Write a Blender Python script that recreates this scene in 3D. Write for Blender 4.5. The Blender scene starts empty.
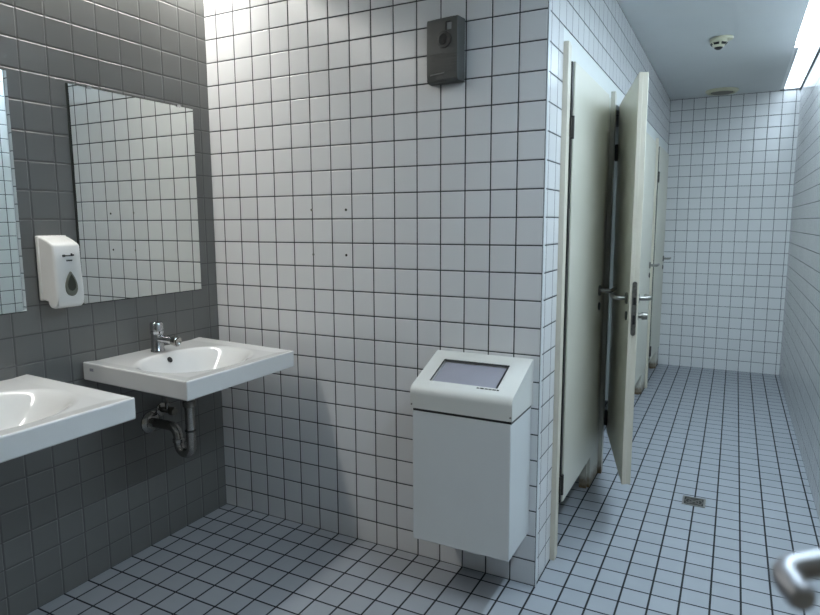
import bpy, bmesh, math
from mathutils import Vector, Matrix

# all lengths below are in decimetres (one wall tile = 1) and scaled by S into metres
S = 0.1
scn = bpy.context.scene
COL = scn.collection
PI = math.pi

XL = -15.66      # grey wall with the sinks
YB = 42.4         # end wall of the corridor
XR = 10.29        # right wall
YF = -26.0        # wall behind the camera
ZC = 25.05        # ceiling
XC = -13.0        # back of the cubicles
YPH = 0.535       # phase of the tile joints along y

# ------------------------------------------------------------------ materials
def newmat(name):
    m = bpy.data.materials.new(name)
    m.use_nodes = True
    nt = m.node_tree
    for n in list(nt.nodes):
        nt.nodes.remove(n)
    out = nt.nodes.new('ShaderNodeOutputMaterial')
    b = nt.nodes.new('ShaderNodeBsdfPrincipled')
    nt.links.new(b.outputs[0], out.inputs[0])
    return m, nt, b

def mth(nt, op, a, b=None, c=None, clamp=False):
    n = nt.nodes.new('ShaderNodeMath')
    n.operation = op
    n.use_clamp = clamp
    for i, v in enumerate((a, b, c)):
        if v is None:
            continue
        if isinstance(v, (int, float)):
            n.inputs[i].default_value = v
        else:
            nt.links.new(v, n.inputs[i])
    return n.outputs[0]

def mixc(nt, fac, a, b):
    n = nt.nodes.new('ShaderNodeMix')
    n.data_type = 'RGBA'
    if isinstance(fac, (int, float)):
        n.inputs[0].default_value = fac
    else:
        nt.links.new(fac, n.inputs[0])
    for i, v in ((6, a), (7, b)):
        if isinstance(v, tuple):
            n.inputs[i].default_value = (*v, 1)
        else:
            nt.links.new(v, n.inputs[i])
    return n.outputs[2]

def tile_mat(name, tile, grout, rough=0.18, jw=0.016, bev=0.03, bump=0.0012, vary=0.05, spec=0.5, mottle=0.0, bstr=1.0, wave=0.0):
    """square tiles on every axis-aligned face: joints at whole decimetres"""
    m, nt, b = newmat(name)
    L = nt.links
    tc = nt.nodes.new('ShaderNodeTexCoord')
    geo = nt.nodes.new('ShaderNodeNewGeometry')
    sp = nt.nodes.new('ShaderNodeSeparateXYZ'); L.new(tc.outputs['Object'], sp.inputs[0])
    sn = nt.nodes.new('ShaderNodeSeparateXYZ'); L.new(geo.outputs['True Normal'], sn.inputs[0])
    hard, soft, cells = [], [], []
    for i, off in enumerate((0.0, YPH, 0.0)):
        t = mth(nt, 'MULTIPLY_ADD', sp.outputs[i], 1 / S, off + 100)
        cells.append(mth(nt, 'FLOOR', t))
        d = mth(nt, 'ABSOLUTE', mth(nt, 'SUBTRACT', mth(nt, 'FRACT', t), 0.5))
        on = mth(nt, 'LESS_THAN', mth(nt, 'ABSOLUTE', sn.outputs[i]), 0.5)
        dd = mth(nt, 'MULTIPLY', d, on)
        h = nt.nodes.new('ShaderNodeMapRange'); h.interpolation_type = 'SMOOTHSTEP'
        L.new(dd, h.inputs[0]); h.inputs[1].default_value = 0.5 - jw - 0.008; h.inputs[2].default_value = 0.5 - jw + 0.006
        hard.append(h.outputs[0])
        s = nt.nodes.new('ShaderNodeMapRange'); s.interpolation_type = 'SMOOTHERSTEP'
        L.new(dd, s.inputs[0]); s.inputs[1].default_value = 0.5 - jw - bev; s.inputs[2].default_value = 0.5 - jw + 0.004
        soft.append(s.outputs[0])
    J = mth(nt, 'MAXIMUM', mth(nt, 'MAXIMUM', hard[0], hard[1]), hard[2])
    H = mth(nt, 'MAXIMUM', mth(nt, 'MAXIMUM', soft[0], soft[1]), soft[2])
    cv = nt.nodes.new('ShaderNodeCombineXYZ')
    for i in range(3):
        L.new(mth(nt, 'MULTIPLY', cells[i], mth(nt, 'LESS_THAN', mth(nt, 'ABSOLUTE', sn.outputs[i]), 0.5)), cv.inputs[i])
    wn = nt.nodes.new('ShaderNodeTexWhiteNoise'); L.new(cv.outputs[0], wn.inputs['Vector'])
    v = mth(nt, 'MULTIPLY_ADD', wn.outputs['Value'], vary * 2, 1 - vary)
    if mottle:
        nz = nt.nodes.new('ShaderNodeTexNoise'); nz.inputs['Scale'].default_value = 7
        nz.inputs['Detail'].default_value = 6
        L.new(tc.outputs['Object'], nz.inputs['Vector'])
        v = mth(nt, 'MULTIPLY', v, mth(nt, 'MULTIPLY_ADD', nz.outputs['Fac'], mottle * 2, 1 - mottle))
    hs = nt.nodes.new('ShaderNodeHueSaturation'); hs.inputs['Color'].default_value = (*tile, 1)
    L.new(v, hs.inputs['Value'])
    L.new(mixc(nt, J, hs.outputs[0], grout), b.inputs['Base Color'])
    L.new(mth(nt, 'MULTIPLY_ADD', J, 0.85 - rough, rough), b.inputs['Roughness'])
    b.inputs['Specular IOR Level'].default_value = spec
    bp = nt.nodes.new('ShaderNodeBump'); bp.inputs['Distance'].default_value = bump
    bp.inputs['Strength'].default_value = bstr
    hgt = mth(nt, 'SUBTRACT', 1.0, H)
    if wave:
        nw = nt.nodes.new('ShaderNodeTexNoise'); nw.inputs['Scale'].default_value = 9
        L.new(tc.outputs['Object'], nw.inputs['Vector'])
        hgt = mth(nt, 'MULTIPLY_ADD', nw.outputs['Fac'], wave, hgt)
    L.new(hgt, bp.inputs['Height'])
    L.new(bp.outputs[0], b.inputs['Normal'])
    return m

def plain(name, col, rough=0.5, metal=0.0, spec=0.5, coat=0.0, dirt=0.0, dscale=20, dcol=None, bump=0.0, bscale=200, stretch=None):
    m, nt, b = newmat(name)
    b.inputs['Base Color'].default_value = (*col, 1)
    b.inputs['Roughness'].default_value = rough
    b.inputs['Metallic'].default_value = metal
    b.inputs['Specular IOR Level'].default_value = spec
    b.inputs['Coat Weight'].default_value = coat
    tc = nt.nodes.new('ShaderNodeTexCoord')
    src = tc.outputs['Object']
    if stretch:
        mp = nt.nodes.new('ShaderNodeMapping'); mp.inputs['Scale'].default_value = stretch
        nt.links.new(src, mp.inputs[0]); src = mp.outputs[0]
    n = nt.nodes.new('ShaderNodeTexNoise'); n.inputs['Scale'].default_value = dscale; n.inputs['Detail'].default_value = 5
    nt.links.new(src, n.inputs['Vector'])
    r = nt.nodes.new('ShaderNodeMapRange')
    nt.links.new(n.outputs['Fac'], r.inputs[0])
    r.inputs[1].default_value = 0.45; r.inputs[2].default_value = 0.8
    r.inputs[3].default_value = 0; r.inputs[4].default_value = max(dirt, 0.03)
    dc = dcol or tuple(c * 0.5 for c in col)
    nt.links.new(mixc(nt, r.outputs[0], col, dc), b.inputs['Base Color'])
    if bump:
        nb = nt.nodes.new('ShaderNodeTexNoise'); nb.inputs['Scale'].default_value = bscale
        nt.links.new(tc.outputs['Object'], nb.inputs['Vector'])
        bp = nt.nodes.new('ShaderNodeBump'); bp.inputs['Distance'].default_value = bump
        nt.links.new(nb.outputs['Fac'], bp.inputs['Height']); nt.links.new(bp.outputs[0], b.inputs['Normal'])
    return m

def emit(name, col, strength):
    m, nt, b = newmat(name)
    b.inputs['Base Color'].default_value = (0.8, 0.8, 0.8, 1)
    b.inputs['Emission Color'].default_value = (*col, 1)
    b.inputs['Emission Strength'].default_value = strength
    return m

def post_mat():
    """cream lacquer with rust and grime worn into its lowest centimetres"""
    m, nt, b = newmat('cream_lacquer_rusted_foot')
    L = nt.links
    tc = nt.nodes.new('ShaderNodeTexCoord'); sp = nt.nodes.new('ShaderNodeSeparateXYZ'); L.new(tc.outputs['Object'], sp.inputs[0])
    nz = nt.nodes.new('ShaderNodeTexNoise'); nz.inputs['Scale'].default_value = 35; nz.inputs['Detail'].default_value = 6
    L.new(tc.outputs['Object'], nz.inputs['Vector'])
    z = mth(nt, 'MULTIPLY_ADD', nz.outputs['Fac'], -0.09, sp.outputs[2])
    r = nt.nodes.new('ShaderNodeMapRange'); L.new(z, r.inputs[0])
    r.inputs[1].default_value = 0.035; r.inputs[2].default_value = -0.03; r.inputs[3].default_value = 0; r.inputs[4].default_value = 1
    L.new(mixc(nt, r.outputs[0], (0.60, 0.585, 0.51), (0.15, 0.10, 0.05)), b.inputs['Base Color'])
    b.inputs['Roughness'].default_value = 0.45
    return m

M = {}
M['white_tile'] = tile_mat('white_wall_tile', (0.74, 0.74, 0.745), (0.03, 0.032, 0.035), rough=0.22, jw=0.023, vary=0.025, wave=0.15)
M['far_tile'] = tile_mat('white_wall_tile_pale_joints', (0.78, 0.78, 0.78), (0.09, 0.095, 0.10), rough=0.22, jw=0.02, vary=0.025, wave=0.15)
M['grey_tile'] = tile_mat('grey_wall_tile', (0.155, 0.156, 0.150), (0.10, 0.10, 0.097), rough=0.3, jw=0.018, bev=0.035, vary=0.04, bump=0.0016, wave=0.1)
M['floor_tile'] = tile_mat('floor_tile', (0.325, 0.345, 0.375), (0.010, 0.012, 0.014), rough=0.42, jw=0.034, vary=0.035, spec=0.4, mottle=0.10, bump=0.0008)
M['ceiling'] = plain('ceiling_paint', (0.62, 0.64, 0.65), 0.8, dirt=0.06, dscale=4)
M['ceramic'] = plain('white_ceramic', (0.80, 0.80, 0.79), 0.08, spec=0.55, coat=0.4)
M['chrome'] = plain('chrome', (0.62, 0.62, 0.63), 0.12, metal=1.0)
M['old_chrome'] = plain('tarnished_chrome', (0.36, 0.35, 0.33), 0.2, metal=1.0, dirt=0.5, dscale=60)
M['satin'] = plain('satin_steel', (0.40, 0.40, 0.42), 0.5, metal=1.0)
M['steel'] = plain('brushed_steel', (0.50, 0.50, 0.48), 0.35, metal=1.0, dirt=0.2)
M['dark_steel'] = plain('dark_worn_steel', (0.22, 0.21, 0.19), 0.4, metal=0.9, dirt=0.5, dscale=90, dcol=(0.02, 0.02, 0.02))
M['hinge'] = plain('blackened_hinge', (0.05, 0.045, 0.04), 0.45, metal=0.5, dirt=0.4)
M['lever'] = plain('dull_dark_steel', (0.30, 0.29, 0.27), 0.3, metal=1.0, dirt=0.3)
M['black'] = plain('black_plastic', (0.012, 0.012, 0.012), 0.4)
M['white_plastic'] = plain('white_plastic', (0.78, 0.78, 0.76), 0.3, spec=0.45)
M['white_metal'] = plain('white_powder_coat', (0.66, 0.68, 0.68), 0.4, dirt=0.12, dscale=7, dcol=(0.5, 0.5, 0.48))
M['lid_metal'] = plain('off_white_powder_coat', (0.68, 0.68, 0.645), 0.38, dirt=0.08, dscale=9)
M['flap'] = plain('violet_grey_sheet_metal', (0.30, 0.30, 0.35), 0.35, dirt=0.25, dscale=10, dcol=(0.22, 0.22, 0.24))
M['grey_plastic'] = plain('mid_grey_plastic', (0.068, 0.071, 0.066), 0.5, dirt=0.1, bump=0.0002)
M['grey_plastic_dark'] = plain('dark_grey_plastic', (0.03, 0.03, 0.03), 0.35)
M['grey_plastic_light'] = plain('light_grey_plastic', (0.22, 0.22, 0.22), 0.5)
M['door'] = plain('cream_door_lacquer', (0.63, 0.61, 0.52), 0.42, dirt=0.10, dscale=5, dcol=(0.42, 0.42, 0.33))
M['door_edge'] = plain('worn_cream_edge', (0.66, 0.61, 0.51), 0.5, dirt=0.35, dscale=14, dcol=(0.40, 0.36, 0.27), stretch=(1, 1, .25))
M['post'] = post_mat()
M['panel'] = plain('pale_header_panel', (0.66, 0.68, 0.66), 0.4, dirt=0.05)
M['cream_plastic'] = plain('yellowed_plastic', (0.62, 0.60, 0.45), 0.4, dirt=0.2, dscale=60)
M['valve_brown'] = plain('shaded_brown_disc', (0.20, 0.185, 0.16), 0.6, dirt=0.3)  # brown-grey disc, colour taken darker for the shadow of its ring
M['mirror'] = plain('mirror_silvering', (0.86, 0.89, 0.87), 0.0, metal=1.0)
M['mirror_edge'] = plain('tarnished_mirror_edge', (0.03, 0.035, 0.03), 0.3, dirt=0.3)
M['bead'] = plain('white_corner_bead', (0.74, 0.76, 0.78), 0.25)
M['profile'] = plain('dark_metal_profile', (0.05, 0.055, 0.06), 0.5)
M['cove_white'] = plain('white_cove_sheet', (0.75, 0.77, 0.78), 0.5)
M['blue_light'] = emit('daylight_diffuser', (0.69, 0.865, 1.0), 30.0)
M['blue_dim'] = emit('dim_daylight_diffuser', (0.70, 0.86, 1.0), 3.2)
M['warm_light'] = emit('neutral_diffuser', (1.0, 0.985, 0.93), 18.0)
M['teardrop'] = plain('smoked_window', (0.05, 0.052, 0.04), 0.25)
M['teardrop_rim'] = plain('grey_olive_rim', (0.15, 0.15, 0.12), 0.35)

# ------------------------------------------------------------------ mesh helpers
def bm_obj(name, bm, mat, parent=None, origin=(0, 0, 0), smooth=None, bevel=0.0, seg=2, angle=40):
    """bm is in dm; origin (dm) is taken off so that the geometry is local"""
    bmesh.ops.recalc_face_normals(bm, faces=bm.faces)
    bm.transform(Matrix.Scale(S, 4) @ Matrix.Translation(-Vector(origin)))
    me = bpy.data.meshes.new(name)
    bm.to_mesh(me); bm.free()
    me.materials.append(mat)
    o = bpy.data.objects.new(name, me)
    COL.objects.link(o)
    if parent is not None:
        o.parent = parent
    if bevel:
        md = o.modifiers.new('bevel', 'BEVEL'); md.width = bevel * S; md.segments = seg
        md.limit_method = 'ANGLE'; md.angle_limit = math.radians(angle)
        md.harden_normals = False
        smooth = 35 if smooth is None else smooth
    if smooth:
        for p in me.polygons:
            p.use_smooth = True
        try:
            me.set_sharp_from_angle(angle=math.radians(smooth))
        except Exception:
            pass
    return o

def box(bm, x0, x1, y0, y1, z0, z1):
    vs = [bm.verts.new((x, y, z)) for z in (z0, z1) for x, y in ((x0, y0), (x1, y0), (x1, y1), (x0, y1))]
    for f in ((3, 2, 1, 0), (4, 5, 6, 7), (0, 1, 5, 4), (1, 2, 6, 5), (2, 3, 7, 6), (3, 0, 4, 7)):
        bm.faces.new([vs[i] for i in f])
    return bm

def B(*a):
    return box(bmesh.new(), *a)

def frame_of(d):
    d = Vector(d).normalized()
    up = Vector((0, 0, 1)) if abs(d.z) < 0.9 else Vector((1, 0, 0))
    u = d.cross(up).normalized()
    return u, d.cross(u).normalized()

def tube(bm, pts, r, n=20, caps=True):
    pts = [Vector(p) for p in pts]
    rr = r if isinstance(r, (list, tuple)) else [r] * len(pts)
    rings = []
    u = None
    for i, p in enumerate(pts):
        a = pts[max(i - 1, 0)]; c = pts[min(i + 1, len(pts) - 1)]
        d = (c - a).normalized()
        if u is None:
            u, v = frame_of(d)
        else:
            u = (u - d * u.dot(d)).normalized(); v = d.cross(u)
        rings.append([bm.verts.new(p + (u * math.cos(2 * PI * k / n) + v * math.sin(2 * PI * k / n)) * rr[i]) for k in range(n)])
    for a, b_ in zip(rings, rings[1:]):
        for k in range(n):
            bm.faces.new((a[k], a[(k + 1) % n], b_[(k + 1) % n], b_[k]))
    if caps:
        bm.faces.new(rings[0]); bm.faces.new(rings[-1][::-1])
    return bm

def lathe(bm, c, axis, prof, n=28):
    """prof: list of (distance along axis, radius)"""
    c = Vector(c); d = Vector(axis).normalized(); u, v = frame_of(d)
    rings = []
    for t, r in prof:
        if r < 1e-6:
            rings.append([bm.verts.new(c + d * t)])
        else:
            rings.append([bm.verts.new(c + d * t + (u * math.cos(2 * PI * k / n) + v * math.sin(2 * PI * k / n)) * r) for k in range(n)])
    for a, b_ in zip(rings, rings[1:]):
        for k in range(n):
            k2 = (k + 1) % n
            q = [a[0]] if len(a) == 1 else [a[k], a[k2]]
            q += [b_[0]] if len(b_) == 1 else [b_[k2], b_[k]]
            if len(q) > 2:
                bm.faces.new(q)
    for ring in (rings[0], rings[-1]):
        if len(ring) > 1:
            bm.faces.new(ring)
    return bm

def arc(c, a, b_, t0, t1, n):
    """points c + a cos t + b sin t"""
    c, a, b_ = Vector(c), Vector(a), Vector(b_)
    return [c + a * math.cos(t0 + (t1 - t0) * i / n) + b_ * math.sin(t0 + (t1 - t0) * i / n) for i in range(n + 1)]

def extrude(bm, pts, vec):
    """planar polygon pts pushed along vec"""
    a = [bm.verts.new(p) for p in pts]
    b_ = [bm.verts.new(Vector(p) + Vector(vec)) for p in pts]
    bm.faces.new(a); bm.faces.new(b_[::-1])
    n = len(a)
    for i in range(n):
        bm.faces.new((a[i], b_[i], b_[(i + 1) % n], a[(i + 1) % n]))
    return bm

def thing(name, label, cat, loc, group=None, rotz=0.0):
    o = bpy.data.objects.new(name, None)
    o.empty_display_size = 0.05
    COL.objects.link(o)
    o.location = Vector(loc) * S
    o.rotation_euler = (0, 0, rotz)
    tag(o, label, cat, group)
    return o

def tag(o, label, cat=None, group=None):
    o['label'] = label
    if cat: o['category'] = cat
    if group: o['group'] = group
    return o

def struct(name, bm, mat, label=None, parent=None, **kw):
    o = bm_obj(name, bm, mat, parent, **kw)
    if parent is None:
        o['kind'] = 'structure'
    if label:
        o['label'] = label
    return o

# ------------------------------------------------------------------ room shell
T = 1.0
struct('floor', B(XL - T, XR + T, YF - T, YB + T, -T, 0), M['floor_tile'], 'pale grey square floor tiles with dark joints')
struct('wall_left', B(XL - T, XL, YF - T, 1.0, 0, ZC + 1.5), M['grey_tile'], 'dark grey tiled wall carrying the mirrors and sinks')
bm = B(XL, 0, 0, 2.15, 0, ZC + 1.5)
struct('wall_centre', bm, M['white_tile'], 'white tiled wall with dark joints beside the sinks')
bm = B(-1.0, 0, 2.15, YB, 21.0, ZC)
struct('wall_corridor', bm, M['white_tile'], 'white tiled wall strip above the cubicle doors')
struct('wall_cubicle', B(XC - T, XC, 1.0, YB, 0, ZC), M['white_tile'], 'tiled wall at the back of the cubicles')
struct('wall_end', B(XC - T, XR + T, YB, YB + T, 0, ZC + 1.5), M['far_tile'], 'white tiled end wall of the corridor')
struct('wall_right', B(XR, XR + T, YF - T, YB, 0, ZC + 1.5), M['white_tile'], 'long tiled right wall of the corridor')
struct('wall_behind', B(XL, XR, YF - T, YF, 0, ZC + 1.5), M['grey_tile'], 'tiled wall behind the camera')
# ceiling with two light slots left open along the side walls
SX = 8.75
YS = -15.1      # the right slot starts here
LX = -14.2
bm = B(XC - T, SX, 1.0, YB, ZC, ZC + 0.25)
box(bm, LX, SX, YF, 1.0, ZC, ZC + 0.25)
box(bm, SX, XR, YF, YS, ZC, ZC + 0.25)
struct('ceiling', bm, M['ceiling'], 'flat grey painted ceiling')
# cove boxes above the slots
def cove(name, x0, x1, y0, y1, lab):
    bm = B(x0, x1, y0, y1, ZC + 1.35, ZC + 1.5)
    xw = x0 if x0 > 0 else x1 - 0.1
    box(bm, xw, xw + 0.1, y0, y1, ZC + 0.25, ZC + 1.35)
    struct(name, bm, M['cove_white'], lab)
cove('trim_1', SX - 0.1, XR, YS, YB, 'white lined light slot above the right wall')
cove('trim_2', XL, LX + 0.1, YF, 0, 'white lined light slot above the grey wall')
struct('trim_3', B(0.0, 0.035, -0.02, 0.13, 0, ZC), M['bead'], 'white bead on the tiled outside corner')
bm = B(XR - 0.12, XR, YS, YB, ZC - 0.12, ZC + 0.03)
box(bm, SX, XR - 0.12, YB - 0.08, YB, ZC - 0.06, ZC + 0.03)
struct('trim_4', bm, M['profile'], 'dark profile edging the light slot')

# lights in the right slot: diffuser panels, then a dimmer flat panel at the far end
GL = 'ceiling light panels in the right slot'
LY = [27.75 - 10.7 * (k + 1) for k in range(4)]
for k, y in enumerate(LY):
    nm = ['brightly lit diffuser panel in the right ceiling slot, meeting the dimmer end panel',
          'lit diffuser panel in the right ceiling slot, over the second cubicle door',
          'lit diffuser panel in the right ceiling slot, over the nearest cubicle',
          'lit diffuser panel in the right ceiling slot, nearest the entrance'][k]
    c = (9.5, y + 5.35, ZC + 0.3)
    t = thing('ceiling_light', nm, 'ceiling light', c, GL)
    bm_obj('diffuser', B(SX + 0.06, XR - 0.06, y + 0.05, y + 10.65, ZC + 0.3, ZC + 0.36), M['blue_light'], t, c)
    bm = B(SX + 0.02, SX + 0.06, y + 0.02, y + 10.68, ZC + 0.27, ZC + 0.42)
    box(bm, XR - 0.06, XR - 0.02, y + 0.02, y + 10.68, ZC + 0.27, ZC + 0.42)
    box(bm, SX + 0.06, XR - 0.06, y + 0.01, y + 0.05, ZC + 0.27, ZC + 0.42)
    box(bm, SX + 0.06, XR - 0.06, y + 10.65, y + 10.69, ZC + 0.27, ZC + 0.42)
    bm_obj('light_frame', bm, M['cove_white'], t, c)
c = (9.5, 35.0, ZC + 0.12)
t = thing('ceiling_light', 'dimmer flat light panel in the right ceiling slot, touching the end wall', 'ceiling light', c, GL)
bm_obj('diffuser', B(SX + 0.3, XR - 0.02, 27.85, YB - 0.05, ZC + 0.12, ZC + 0.18), M['blue_dim'], t, c)
bm = B(SX + 0.02, SX + 0.3, 27.8, YB - 0.02, ZC + 0.1, ZC + 0.2)
box(bm, SX + 0.3, XR - 0.02, 27.76, 27.85, ZC + 0.05, ZC + 0.42)
bm_obj('light_frame', bm, M['cove_white'], t, c)
GL2 = 'ceiling light panels above the grey wall'
for k, y in enumerate((-8.6, -17.2, -25.8)):
    c = (-14.95, y + 4.3, ZC + 0.3)
    t = thing('ceiling_light', ['light panel in the slot over the grey wall, above the far sink',
                                'light panel in the slot over the grey wall, above the near sink',
                                'light panel in the slot over the grey wall, by the entrance wall'][k], 'ceiling light', c, GL2)
    bm_obj('diffuser', B(XL + 0.06, LX - 0.06, y + 0.05, y + 8.5, ZC + 0.3, ZC + 0.36), M['warm_light'], t, c)

# entrance door standing open just right of the camera; only its lever reaches into the picture
DX = 7.12
d1 = struct('door_1', B(DX, DX + 0.42, YF + 0.05, -16.2, 0.1, 20.5), M['door'], 'cream entrance door standing open', bevel=0.03)
P0 = Vector((6.435, -17.26, 11.49))
r_ = 0.09
neck0 = Vector((DX + 0.02, -16.80, 11.55))
endp = Vector((6.555, -17.56, 11.465))
dir1 = (neck0 - P0).normalized(); dir2 = (endp - P0).normalized()
pts = [neck0]
a0 = P0 + dir1 * 0.16; a1 = P0 + dir2 * 0.16
for i in range(9):
    q = i / 8
    pts.append(a0 * (1 - q) ** 2 + P0 * 2 * q * (1 - q) + a1 * q * q)
pts += [endp - dir2 * 0.03, endp]
bm = tube(bmesh.new(), pts, [r_] * (len(pts) - 1) + [r_ * 0.8], 24)
bm_obj('door_handle', bm, M['satin'], d1, smooth=50)
bm_obj('handle_rose', lathe(bmesh.new(), (DX, neck0.y, neck0.z), (-1, 0, 0), [(0, .27), (.06, .27), (.09, .24)]), M['chrome'], d1, smooth=40)

# ------------------------------------------------------------------ mirrors
def mirror(y0, y1, label):
    c = (XL, (y0 + y1) / 2, 10.85)
    t = thing('wall_mirror', label, 'mirror', c, 'frameless wall mirrors')
    bm_obj('glass', B(XL + 0.04, XL + 0.10, y0, y1, 10.86, 18.84), M['mirror'], t, c)
    bm_obj('dark_edge', B(XL + 0.0, XL + 0.05, y0 - 0.035, y1 + 0.02, 10.82, 18.865), M['mirror_edge'], t, c)
    for yy in (y0 + 0.8, y1 - 0.8):
        bm_obj('clip', B(XL + 0.03, XL + 0.14, yy - 0.09, yy + 0.09, 18.80, 18.90), M['chrome'], t, c)
mirror(-6.90, -1.06, 'square frameless wall mirror above the far sink, right of the soap dispenser')
mirror(-14.98, -9.06, 'frameless wall mirror above the near sink, cut off by the left picture edge')

# ------------------------------------------------------------------ sinks
def bowl(a, b_):
    """0..1 depth factor over local (a along the wall, b away from it)"""
    u = (a + 0.1) / 2.42
    b0 = 3.1
    v = (b_ - b0) / (1.9 if b_ < b0 else 2.1)
    e = 2.15
    r = (abs(u) ** e + abs(v) ** e) ** (1 / e)
    if r >= 1.0:
        return 0.0
    q = 1 - r
    k = min(max((v + 1) / 2, 0), 1)
    s = min(q / (0.42 + 0.26 * k * k * (3 - 2 * k)), 1.0)
    return s * s * (3 - 2 * s)

def sink(y0, y1, depth, label):
    yc = (y0 + y1) / 2; W = y1 - y0
    top, thick = 8.66, 0.70
    c = (XL, yc, top - thick)
    t = thing('sink', label, 'sink', c, 'wall hung white sinks')
    N, Mn = 96, 96
    bm = bmesh.new()
    up, lo = {}, {}
    for i in range(N + 1):
        for j in range(Mn + 1):
            a = -W / 2 + W * i / N; b_ = depth * j / Mn
            f = bowl(a * 5.7 / W, b_ * 5.7 / depth)
            droop = 0.15 * b_ / depth
            edge = min(i, N - i, Mn - j) / 9
            lip = -0.05 * min(edge, 1) * (1 if f <= 0 else 1)
            z = top - droop + lip - 1.12 * f
            # shallow soap shelf between bowl and wall
            up[i, j] = bm.verts.new((XL + b_, yc + a, z))
            # underside: flat under the rim, bowl pushed out below
            u = a / (W / 2); v = (b_ - depth * 0.47) / (depth * 0.5)
            rr = max(abs(u) ** 3 + abs(v) ** 3, 0) ** (1 / 3)
            g = min(max((0.93 - rr) / 0.55, 0), 1); g = g * g * (3 - 2 * g)
            zb = min(top - droop - thick - 0.62 * g, z - 0.12)
            lo[i, j] = bm.verts.new((XL + b_, yc + a, zb))
    for i in range(N):
        for j in range(Mn):
            bm.faces.new((up[i, j], up[i + 1, j], up[i + 1, j + 1], up[i, j + 1]))
            bm.faces.new((lo[i, j], lo[i, j + 1], lo[i + 1, j + 1], lo[i + 1, j]))
    for i in range(N):
        for j in (0, Mn):
            bm.faces.new((up[i, j], lo[i, j], lo[i + 1, j], up[i + 1, j]))
    for j in range(Mn):
        for i in (0, N):
            bm.faces.new((up[i, j], up[i, j + 1], lo[i, j + 1], lo[i, j]))
    bm_obj('basin', bm, M['ceramic'], t, c, bevel=0.07, seg=3, angle=60, smooth=50)
    # overflow hole in the back slope of the bowl, drain in its floor
    hb = 1.40
    def zof(q):
        return top - 0.15 * q / depth - 0.05 - 1.12 * bowl(-0.08, q * 5.7 / depth)
    ex, ez = XL + hb, zof(hb)
    sl = (zof(hb + .08) - zof(hb - .08)) / .16
    nrm = Vector((-sl, 0, 1)).normalized()
    oc = Vector((ex, yc - .05, ez))
    bm_obj('overflow_hole', lathe(bmesh.new(), oc, nrm, [(-.1, .125), (0.022, .125), (0.024, .12), (0.025, 0)], 24), M['black'], t, c, smooth=40)
    bm_obj('overflow_ring', lathe(bmesh.new(), oc, nrm, [(-.1, .16), (0.016, .16), (0.02, .145)], 24), M['ceramic'], t, c, smooth=40)
    bm_obj('drain_plug', lathe(bmesh.new(), (XL + 2.8, yc, 7.42), (0, 0, 1), [(0, .25), (.03, .25), (.06, .2), (.07, 0)], 28), M['chrome'], t, c, smooth=40)
    bm = B(XL + 0.42, XL + 0.62, y0 - 0.012, y0 + 0.05, 8.34, 8.45)
    o = bm_obj('brand_mark', bm, M['flap'], t, c); o['label'] = 'small dark printed mark on the side of the rim'
    return yc
SY = sink(-7.10, -1.25, 5.46, 'white square-edged wall hung sink in the corner, with a chrome tap')
sink(-15.0, -9.18, 5.5, 'white wall hung sink nearest the camera, cut off at the left picture edge')

# tap
c = (-14.92, -4.22, 8.62)
t = thing('tap', 'short chrome push tap standing on the back of the far sink', 'tap', c)
X, Y, Z = c
bm_obj('tap_body', lathe(bmesh.new(), (X, Y, 8.60), (0, 0, 1), [(0, .28), (.05, .28), (.08, .255), (.7, .235), (.74, .22)], 32), M['chrome'], t, c, smooth=40)
bm_obj('push_button', lathe(bmesh.new(), (X, Y, 9.32), (0, 0, 1), [(0, .22), (.03, .262), (.14, .268), (.15, .24), (.18, .24), (.19, .268), (.44, .262), (.5, .22), (.51, 0)], 32), M['chrome'], t, c, smooth=40)
sp = [(X + .1, Y, 9.14), (X + .35, Y, 9.14), (X + .75, Y, 9.13), (X + 1.0, Y, 9.12)]
bm_obj('spout', tube(bmesh.new(), sp, [.165, .16, .15, .15], 24), M['chrome'], t, c, smooth=40)
bm_obj('aerator', lathe(bmesh.new(), (X + .92, Y, 9.13), (1, 0, -.12), [(0, .15), (.03, .205), (.26, .205), (.29, .17), (.24, .13), (.2, 0)], 24), M['old_chrome'], t, c, smooth=40)

# trap
c = (XL, -4.2, 5.45)
t = thing('drain_trap', 'chrome trap pipe curving from the far sink into the grey wall', 'pipe', c)
px, py = -13.28, -4.22
bm_obj('sink_outlet', lathe(bmesh.new(), (px, py, 7.16), (0, 0, -1), [(0, .34), (.22, .36), (.3, .33), (.32, .24), (.4, .24)], 28), M['white_plastic'], t, c, smooth=40)
pts = [(px, py, 6.85), (px, py, 4.78)] + arc((px - .36, py, 4.78), (.36, 0, 0), (0, 0, -.36), 0, PI, 14)[1:]
pts += [(px - .72, py, 4.9), (px - .74, py, 5.04)]
pts += arc((px - 1.16, py, 5.05), (.42, 0, 0), (0, 0, .42), 0, PI / 2, 8)[1:]
pts += [(XL + .05, py, 5.46)]
bm_obj('pipe', tube(bmesh.new(), pts, .195, 22), M['old_chrome'], t, c, smooth=45)
def nut(cc, ax, r=.24, h=.24, mat='old_chrome'):
    bm_obj('coupling_nut', lathe(bmesh.new(), cc, ax, [(0, r - .04), (.03, r), (h - .03, r), (h, r - .04)], 20), M[mat], t, c, smooth=30)
nut((px, py, 6.72), (0, 0, -1), .27, .26, 'dark_steel')
nut((px, py, 5.5), (0, 0, -1), .225, .1, 'black')
nut((px - .72, py, 4.82), (0, 0, 1), .24, .2)
bm_obj('wall_rosette', lathe(bmesh.new(), (XL, py, 5.46), (1, 0, 0), [(0, .47), (.05, .47), (.14, .36), (.17, .24), (.17, .18)], 30), M['old_chrome'], t, c, smooth=40)

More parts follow.
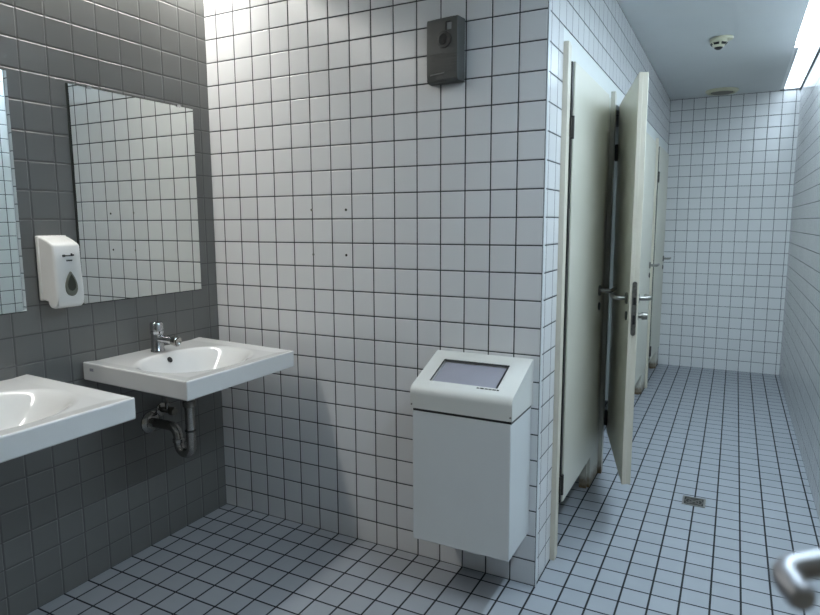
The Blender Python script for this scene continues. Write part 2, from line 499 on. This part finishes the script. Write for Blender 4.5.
c = (XL, -3.62, 5.85)
t = thing('angle_valve', 'small dark stop valve on the grey wall under the far sink', 'valve', c)
bm_obj('wall_rosette', lathe(bmesh.new(), (XL, -3.62, 5.85), (1, 0, 0), [(0, .28), (.04, .28), (.08, .2)], 24), M['old_chrome'], t, c, smooth=40)
bm = tube(bmesh.new(), [(XL, -3.62, 5.85), (XL + .62, -3.62, 5.85)], .12, 16)
tube(bm, [(XL + .42, -3.62, 5.85), (XL + .42, -3.62, 6.2)], .1, 16)
bm_obj('valve_body', bm, M['old_chrome'], t, c, smooth=40)
bm_obj('valve_knob', lathe(bmesh.new(), (XL + .6, -3.62, 5.85), (1, 0, 0), [(0, .1), (.04, .19), (.26, .17), (.28, 0)], 14), M['dark_steel'], t, c, smooth=30)
bm_obj('hose', tube(bmesh.new(), [(XL + .42, -3.62, 6.15), (XL + .42, -3.64, 6.6), (XL + .5, -3.7, 7.1), (XL + .6, -3.75, 7.5)], .05, 12), M['dark_steel'], t, c, smooth=40)

# ------------------------------------------------------------------ soap dispenser
c = (XL, -7.95, 10.9)
t = thing('soap_dispenser', 'white plastic soap dispenser with a dark teardrop window on the grey wall', 'soap dispenser', c)
yl, yr = -8.51, -7.48
prof = [(0.0, 13.39), (0.30, 13.38), (0.62, 13.27), (0.93, 13.13), (0.98, 13.05), (1.01, 12.3), (1.05, 11.6), (1.06, 11.25), (1.0, 11.02), (0.84, 10.90), (0.6, 10.92), (0.5, 11.02), (0.44, 11.14), (0.0, 11.2)]
# cover rounded in plan too: sections along y shrink slightly near the flanks
bm = bmesh.new()
secs = [(0.0, 0.86), (0.05, 0.94), (0.14, 0.98), (0.34, 0.995), (0.5, 1.0), (0.66, 0.995), (0.86, 0.98), (0.95, 0.94), (1.0, 0.86)]
rings = []
for s_, k in secs:
    yy = yl + (yr - yl) * s_
    rings.append([bm.verts.new((XL + (d if d < 0.44 else 0.44 + (d - 0.44) * k), yy, z)) for d, z in prof])
n = len(prof)
for a, b_ in zip(rings, rings[1:]):
    for k in range(n):
        bm.faces.new((a[k], a[(k + 1) % n], b_[(k + 1) % n], b_[k]))
bm.faces.new(rings[0]); bm.faces.new(rings[-1][::-1])
bm_obj('cover', bm, M['white_plastic'], t, c, bevel=0.05, seg=3, angle=35, smooth=50)
bm_obj('back_plate', B(XL, XL + 0.2, yl - 0.02, yr + 0.02, 11.15, 13.43), M['white_plastic'], t, c, bevel=0.04)
def tear(sc, d0, d1, cz=11.75, hole=False):
    pts = []
    for i in range(40):
        a = 2 * PI * i / 40
        w = 0.28 * math.sin(a) * (math.sin(a / 2) ** 1.0) ** 0.9
        zz = 0.43 * math.cos(a)
        pts.append((XL + d0, -8.0 + w * sc, cz + zz * sc))
    return extrude(bmesh.new(), pts, (d1 - d0, 0, 0.0))
o = bm_obj('window_rim', tear(1.0, 0.95, 1.085), M['teardrop_rim'], t, c, smooth=40)
o['label'] = 'grey teardrop rim'
o = bm_obj('window', tear(0.66, 1.0, 1.10, 11.79), M['teardrop'], t, c, smooth=40)
o['label'] = 'dark teardrop window'
# printed mark: one long stroke with an end dot and a tick, a short bar below
bm = bmesh.new()
xf = XL + .985
def bar(y0, y1, z0, z1, dx=0.03):
    box(bm, xf, xf + dx + 0.015, y0, y1, z0, z1)
bar(-8.21, -8.13, 12.70, 12.78); bar(-8.14, -7.84, 12.715, 12.755); bar(-7.90, -7.86, 12.74, 12.81); bar(-7.88, -7.80, 12.72, 12.775)
bar(-8.08, -7.88, 12.545, 12.59)
bm_obj('printed_mark', bm, M['black'], t, c)

# ------------------------------------------------------------------ grey box high on the wall
c = (-3.75, 0, 18.9)
t = thing('air_freshener', 'dark grey plastic air freshener box high on the white wall', 'air freshener', c)
def plan(s, front=1.0):
    pts = [(-4.38, 0.0)]
    for i in range(9):
        q = i / 8
        pts.append((-4.37 + q * 1.27, -(0.42 + 0.17 * math.sin(q * PI / 2)) * front))
    pts += [(-3.04, -0.06), (-3.04, 0.0)]
    return pts
bm = bmesh.new()
ring = []
for z, f in ((18.90, .84), (18.98, .97), (19.3, 1.0), (20.9, 1.0), (21.02, .97), (21.09, .9)):
    ring.append([bm.verts.new((x, y, z)) for x, y in plan(0, f)])
n = len(ring[0])
for a, b_ in zip(ring, ring[1:]):
    for k in range(n):
        bm.faces.new((a[k], a[(k + 1) % n], b_[(k + 1) % n], b_[k]))
bm.faces.new(ring[0]); bm.faces.new(ring[-1][::-1])
bm_obj('housing', bm, M['grey_plastic'], t, c, smooth=35)
bm = bmesh.new()
for i in range(7):
    z = 19.25 + 0.1 * i
    pts = [(x, y - 0.014, z) for x, y in plan(0)[2:10]]
    extrude(bm, pts + [(x, y + 0.05, z) for x, y, _ in pts[::-1]], (0, 0, 0.035))
bm_obj('rib', bm, M['grey_plastic'], t, c)
fy = -0.56
bm_obj('spray_nozzle', lathe(bmesh.new(), (-3.62, fy + .02, 20.33), (-.12, -1, 0), [(0, .30), (.05, .29), (.06, .2), (.03, .16), (.03, 0)], 32), M['grey_plastic_dark'], t, c, smooth=40)
bm_obj('nozzle_hole', B(-3.65, -3.56, fy - .05, fy + .05, 20.22, 20.42), M['black'], t, c)
bm = B(-3.50, -3.32, fy - .035, fy + .05, 20.64, 20.88)
bm_obj('indicator_window', bm, M['grey_plastic_light'], t, c, bevel=0.02)
bm = B(-3.56, -3.52, fy - .04, fy + .05, 20.62, 20.90); box(bm, -3.54, -3.36, fy - .045, fy + .05, 20.88, 20.92)
bm_obj('indicator_frame', bm, M['black'], t, c)
bm = bmesh.new()
extrude(bm, [(-4.22, -.44, 19.14), (-3.6, -.56, 19.16), (-3.6, -.56, 19.20), (-4.22, -.44, 19.18)], (.01, -.04, 0))
bm_obj('raised_mark', bm, M['grey_plastic_light'], t, c)

# four old screw holes left in the tiles
for x, z, where in ((-10.03, 14.39, 'upper left'), (-8.29, 14.37, 'upper right'), (-9.99, 12.5, 'lower left'), (-8.31, 12.5, 'lower right')):
    cc = (x, 0, z)
    o = bm_obj('screw_hole', lathe(bmesh.new(), cc, (0, -1, 0), [(0, .055), (.012, .055), (.013, 0)], 14), M['teardrop_rim' if x < -9 else 'teardrop'], None, cc)
    o.location = Vector(cc) * S
    tag(o, 'small plugged screw hole in the white tiles, %s of the four' % where, 'screw hole', 'plugged screw holes in the white wall')

# ------------------------------------------------------------------ waste bin
c = (-2.15, 0, 2.13)
t = thing('waste_bin', 'white wall mounted metal waste bin with sloping lid on the tiled wall', 'waste bin', c)
bx0, bx1, byf = -4.02, -0.28, -2.38
bm_obj('bin_body', B(bx0, bx1, byf, -0.02, 2.13, 7.08), M['white_metal'], t, c, bevel=0.035)
bm_obj('lid_gap_shade', B(bx0 + 0.03, bx1 - 0.005, byf + 0.02, -0.04, 7.02, 7.25), M['black'], t, c)  # black block put into the seam for the shade under the lid
lx0, lx1 = -4.08, -0.24
A = (-0.10, 8.86)
prof = [A]
Bp = (-2.02, 8.10)
fold = []
c0 = Vector((-2.10, 7.72)); 
for i in range(8):
    a = math.radians(113 + i * (80 / 7))
    fold.append((c0.x + 0.33 * math.cos(a), c0.y + 0.33 * math.sin(a)))
prof = [A] + fold + [(-2.42, 7.18), (0.0, 7.18), (0.0, 8.86)]
sl0, sl1 = Vector(A), Vector(fold[0])
def onslope(x, s, off=0.0):
    p = sl0 + (sl1 - sl0) * s
    d = (sl1 - sl0).normalized(); nn = Vector((d.y, -d.x))
    if nn.y < 0: nn = -nn
    p = p + nn * off
    return (x, p.x, p.y)
bm = bmesh.new()
Lr = [bm.verts.new((lx0, y, z)) for y, z in prof]
Rr = [bm.verts.new((lx1, y, z)) for y, z in prof]
bm.faces.new(Lr); bm.faces.new(Rr[::-1])
n = len(prof)
for k in range(1, n):
    bm.faces.new((Lr[k], Rr[k], Rr[(k + 1) % n], Lr[(k + 1) % n]))
WX0, WX1, WS0, WS1 = -3.50, -0.97, 0.25, 0.86
win = [bm.verts.new(onslope(x, s)) for x, s in ((WX0, WS0), (WX1, WS0), (WX1, WS1), (WX0, WS1))]
out = [Lr[0], Rr[0], Rr[1], Lr[1]]
for i in range(4):
    bm.faces.new((out[i], out[(i + 1) % 4], win[(i + 1) % 4], win[i]))
inn = [bm.verts.new(onslope(x, s, -0.14)) for x, s in ((WX0, WS0), (WX1, WS0), (WX1, WS1), (WX0, WS1))]
for i in range(4):
    bm.faces.new((win[i], win[(i + 1) % 4], inn[(i + 1) % 4], inn[i]))
bm.faces.new(inn)
bm_obj('bin_lid', bm, M['lid_metal'], t, c, smooth=25)
bm = bmesh.new()
bm.faces.new([bm.verts.new(onslope(x, s, -0.12)) for x, s in ((WX0 + .03, WS0 + .02), (WX1 - .03, WS0 + .02), (WX1 - .03, WS1 - .02), (WX0 + .03, WS1 - .02))])
r = bmesh.ops.extrude_face_region(bm, geom=bm.faces[:])
bmesh.ops.translate(bm, verts=[v for v in r['geom'] if isinstance(v, bmesh.types.BMVert)], vec=(0, .0, .05))
o = bm_obj('swing_flap', bm, M['flap'], t, c); o['label'] = 'violet grey swing flap'
bm = bmesh.new()
def rimq(x0, x1, s0, s1):
    q = [onslope(x, s, -0.01) for x, s in ((x0, s0), (x1, s0), (x1, s1), (x0, s1))]
    extrude(bm, q, (0, -.012, .022))
rimq(WX0 - .03, WX1 + .03, WS0 - .015, WS0 + .018)
rimq(WX0 - .03, WX0 + .01, WS0, WS1)
rimq(WX1 - .03, WX1 + .03, WS0, WS1)
bm_obj('flap_seal', bm, M['black'], t, c)
bm = bmesh.new()
x = -1.66
for w in (.09, .14, .12, .1, .13, .08):
    q = [onslope(xx, s, -0.005) for xx, s in ((x, .895), (x + w, .895), (x + w, .92), (x, .92))]
    extrude(bm, q, (0, -.006, .012)); x += w + .03
bm_obj('printed_mark', bm, M['teardrop'], t, c)
for x in (lx0 + .06, lx1 - .06):
    bm = lathe(bmesh.new(), (x, -2.425, 7.32), (0, -1, 0), [(0, .035), (.02, .03), (.021, 0)], 12)
    bm_obj('lid_screw', bm, M['dark_steel'], t, c)

# ------------------------------------------------------------------ cubicles
PITCH = 10.08
def lever(bm, P, nrm, along, neck=.55, grip=1.15, r=.10):
    P = Vector(P); n_ = Vector(nrm).normalized(); a_ = Vector(along).normalized()
    e = P + n_ * neck
    pts = [P, P + n_ * (neck - .16)]
    for i in range(1, 7):
        q = i / 6
        pts.append((P + n_ * (neck - .16)) * (1 - q) ** 2 + e * 2 * q * (1 - q) + (e + a_ * .16) * q * q)
    pts += [e + a_ * (grip * .6), e + a_ * grip]
    tube(bm, pts, [r] * (len(pts) - 1) + [r * .9], 16)
    return bm

def door_parts(parent, swing, grip_sign=1, W=7.0):
    """leaf in its own frame: hinge line at the origin, width along +y when closed, outer face towards +x"""
    z0, z1 = 2.2, 19.9
    th = 0.40
    leaf = bm_obj('door', B(-th, 0, 0.02, W, z0, z1), M['door'], parent, (0, 0, 0), bevel=0.03)
    # worn edge strip with a rebate step on the lock edge
    bm = B(-th + .02, -.02, W - .01, W + .05, z0, z1)
    box(bm, -.17, 0.0, W - .01, W + .11, z0, z1)
    o = bm_obj('edge_strip', bm, M['door_edge'], leaf, (0, 0, 0), bevel=0.015)
    o['label'] = 'worn beige edge strip'
    ly = W - 0.62
    for sgn, nm in ((1, 1), (-1, -1)):
        fx = 0.0 if sgn > 0 else -th
        bm_obj('rose', lathe(bmesh.new(), (fx, ly, 10.5), (sgn, 0, 0), [(0, .26), (.06, .26), (.09, .22)], 24), M['dark_steel'], leaf, smooth=40)
        bm = lever(bmesh.new(), (fx, ly, 10.5), (sgn, 0, 0), (0, grip_sign if sgn > 0 else -1, 0))
        bm_obj('lever_handle', bm, M['lever'], leaf, smooth=45)
    # keyhole plate outside, turn knob inside
    bm_obj('keyhole', lathe(bmesh.new(), (0, ly, 9.72), (1, 0, 0), [(0, .2), (.05, .2), (.06, .16), (.06, 0)], 20), M['black'], leaf, smooth=40)
    bm = lathe(bmesh.new(), (-th, ly, 9.72), (-1, 0, 0), [(0, .24), (.06, .24), (.08, .2)], 20)
    lathe(bm, (-th, ly, 9.72), (-1, 0, 0), [(.08, .11), (.22, .11), (.24, .17), (.46, .15), (.47, 0)], 14)
    bm_obj('turn_knob', bm, M['dark_steel'], leaf, smooth=40)
    pl = [(-.20 + .10 * math.cos(a), W + .03, (11.2 if a < PI else 9.05) + .10 * math.sin(a)) for a in [i * PI / 8 for i in range(9)] + [PI + 1e-6 + i * PI / 8 for i in range(9)]]
    bm_obj('lock_plate', extrude(bmesh.new(), pl, (0, .11, 0)), M['dark_steel'], leaf)
    o = bm_obj('hinge_gap_shade', B(-th + .03, -.06, -.2, .02, z0 + .05, z1 - .05), M['black'], leaf); o['label'] = 'black strip standing for the shade in the hinge gap'  # black strip added so the gap beside the hinge post reads as dark shade
    for za, zb in ((10.3, 10.62), (9.45, 9.85)):
        bm_obj('latch_hole', B(-.26, -.15, W + .1, W + .155, za, zb), M['black'], leaf)
    leaf.location = (0.27 * S, 0.84 * S, 0)
    leaf.rotation_euler = (0, 0, -math.radians(swing))
    return leaf

labels = ['nearest toilet cubicle front with its cream door shut',
          'second toilet cubicle, its cream door swung wide open into the corridor',
          'third toilet cubicle, its shut cream door mostly behind the open one',
          'farthest toilet cubicle with shut cream door, against the corridor end wall']
for k in range(4):
    y0 = 2.15 + PITCH * k
    pitch = PITCH if k < 3 else YB - y0 - 0.01
    c = (0, y0, 0)
    t = thing('toilet_cubicle', labels[k], 'toilet cubicle', c, 'row of toilet cubicles along the corridor')
    # hinge post: side face towards the camera, front face towards the corridor
    bm = B(-0.4, 0.20, 0, 0.30, 0, 20.45); box(bm, -0.4, 0.17, 0.33, 0.58, 0, 20.42); box(bm, -0.4, 0.10, 0.30, 0.33, 0, 20.40)
    bm_obj('hinge_post', bm, M['post' if k == 1 else 'door_edge'], t, bevel=0.025)
    # header panel over the door
    bm_obj('header_panel', B(-0.25, -0.02, 0.0, pitch, 20.08, 20.99), M['panel'], t)
    # pilaster between this door and the next hinge post, down to the floor
    bm_obj('pilaster', B(-0.55, 0.0, 7.9, pitch, 0, 20.08), M['post'], t, bevel=0.03)
    bm_obj('door_stop', B(-0.5, -0.14, 7.72, 7.9, 0.0, 20.08), M['post'], t)
    # dividing partition, raised off the floor, with a steel leg
    if k < 3:
        bm_obj('partition', B(XC + 0.03, -0.56, pitch - .45, pitch - .12, 1.5, 20.0), M['panel'], t)
    # open one swings far round; the others are shut
    door_parts(t, 0 if k != 1 else 165, 1 if k != 1 else -1, 7.0 if k != 1 else 7.22)
    # hinges
    for z in (2.6, 17.0):
        bm = tube(bmesh.new(), [(0.24, 0.70, z), (0.24, 0.70, z + .86)], .085, 14)
        box(bm, 0.1, 0.24, 0.54, 0.68, z + .05, z + .8)
        bm_obj('hinge', bm, M['hinge'], t, smooth=40)

# ------------------------------------------------------------------ floor drain
c = (4.98, 10.72, 0)
t = thing('floor_drain', 'small square steel floor drain in the corridor tiles', 'floor drain', c)
h = .53
bm = bmesh.new()
for x0, x1, ya, yb in ((-h, h, -h, -h + .1), (-h, h, h - .1, h), (-h, -h + .1, -h + .1, h - .1), (h - .1, h, -h + .1, h - .1)):
    box(bm, c[0] + x0, c[0] + x1, c[1] + ya, c[1] + yb, 0, .03)
bm_obj('drain_frame', bm, M['lever'], t, c)
bm_obj('drain_well', B(c[0] - .43, c[0] + .43, c[1] - .43, c[1] + .43, 0.0, .008), M['black'], t, c)
bm = bmesh.new()
for a in range(4):
    ang = PI / 4 + a * PI / 2
    d = Vector((math.cos(ang), math.sin(ang), 0)); p = Vector((-d.y, d.x, 0))
    for r0, r1, w in ((.0, .5, .045), ):
        q = [Vector(c) + d * r0 - p * w, Vector(c) + d * r1 - p * w, Vector(c) + d * r1 + p * w, Vector(c) + d * r0 + p * w]
        extrude(bm, [v + Vector((0, 0, .006)) for v in q], (0, 0, .02))
for rr in (.2, .36):
    for i in range(32):
        a0, a1 = 2 * PI * i / 32, 2 * PI * (i + 1) / 32
        q = [Vector((c[0] + R * math.cos(a), c[1] + R * math.sin(a), .007)) for R, a in ((rr, a0), (rr + .05, a0), (rr + .05, a1), (rr, a1))]
        extrude(bm, q, (0, 0, .017))
bm_obj('drain_grate', bm, M['dark_steel'], t, c)

# ------------------------------------------------------------------ smoke detector and air valve on the ceiling
c = (4.45, 22.6, ZC)
t = thing('smoke_detector', 'yellowed round smoke detector on the corridor ceiling', 'smoke detector', c)
bm_obj('mounting_base', lathe(bmesh.new(), (c[0] + .22, c[1] + .1, ZC), (0, 0, -1), [(0, .58), (.1, .58), (.13, .53)], 36), M['cream_plastic'], t, c, smooth=40)
bm_obj('sensor_head', lathe(bmesh.new(), (c[0], c[1], ZC - .1), (0, 0, -1), [(0, .52), (.14, .52), (.24, .46), (.36, .36), (.48, .26), (.52, 0)], 36), M['cream_plastic'], t, c, smooth=30)
bm = bmesh.new()
for i in range(6):
    a = 2 * PI * i / 6 + .25
    q = []
    for da, rr, zz in ((-.38, .475, .23), (.38, .475, .23), (.38, .385, .345), (-.38, .385, .345)):
        q.append(Vector((c[0] + rr * math.cos(a + da), c[1] + rr * math.sin(a + da), ZC - .1 - zz)))
    nn = Vector((math.cos(a), math.sin(a), -.7)).normalized()
    extrude(bm, [v + nn * .0 for v in q], nn * .035)
bm_obj('sensor_slot', bm, M['black'], t, c)
bm_obj('sensor_tip', lathe(bmesh.new(), (c[0], c[1], ZC - .58), (0, 0, -1), [(0, .25), (.06, .22), (.13, .12), (.15, 0)], 24), M['black'], t, c, smooth=40)

c = (4.3, 40.0, ZC)
t = thing('air_valve', 'round pale exhaust air valve on the ceiling before the end wall', 'air vent', c)
bm_obj('valve_ring', lathe(bmesh.new(), c, (0, 0, -1), [(0, 1.3), (.1, 1.3), (.22, 1.15), (.24, 1.02), (.1, .98), (.05, .9)], 48), M['cream_plastic'], t, c, smooth=40)
bm_obj('valve_disc', lathe(bmesh.new(), (c[0], c[1], ZC - .12), (0, 0, -1), [(0, .86), (.1, .86), (.16, .7), (.18, 0)], 48), M['valve_brown'], t, c, smooth=40)

# ------------------------------------------------------------------ camera
cam_d = bpy.data.cameras.new('camera')
cam = bpy.data.objects.new('camera', cam_d)
COL.objects.link(cam)
yaw, pitch, roll = -0.479216, -0.134646, -0.00429
f = Vector((math.sin(yaw) * math.cos(pitch), math.cos(yaw) * math.cos(pitch), math.sin(pitch)))
r = f.cross(Vector((0, 0, 1))).normalized(); u = r.cross(f)
r2 = r * math.cos(roll) + u * math.sin(roll); u2 = -r * math.sin(roll) + u * math.cos(roll)
mat = Matrix((r2, u2, -f)).transposed().to_4x4()
mat.translation = Vector((6.0424, -21.8884, 13.8137)) * S
cam.matrix_world = mat
cam_d.sensor_fit = 'HORIZONTAL'; cam_d.sensor_width = 36
cam_d.lens = 622.75 / 820 * 36
cam_d.clip_start = 0.02; cam_d.clip_end = 50
cam_d.dof.use_dof = True
cam_d.dof.focus_distance = 3.0
cam_d.dof.aperture_fstop = 4.5
scn.camera = cam

# ------------------------------------------------------------------ world and view
w = bpy.data.worlds.new('world'); scn.world = w; w.use_nodes = True
w.node_tree.nodes['Background'].inputs[0].default_value = (0.6, 0.75, 1, 1)
w.node_tree.nodes['Background'].inputs[1].default_value = 0.05
vs = scn.view_settings
vs.view_transform = 'Standard'; vs.look = 'None'; vs.gamma = 1.0; vs.use_curve_mapping = False
vs.exposure = 0.37
cy = scn.cycles
cy.use_denoising = True
cy.max_bounces = 10; cy.diffuse_bounces = 5; cy.glossy_bounces = 5
cy.sample_clamp_indirect = 6.0
cy.caustics_reflective = False; cy.caustics_refractive = False
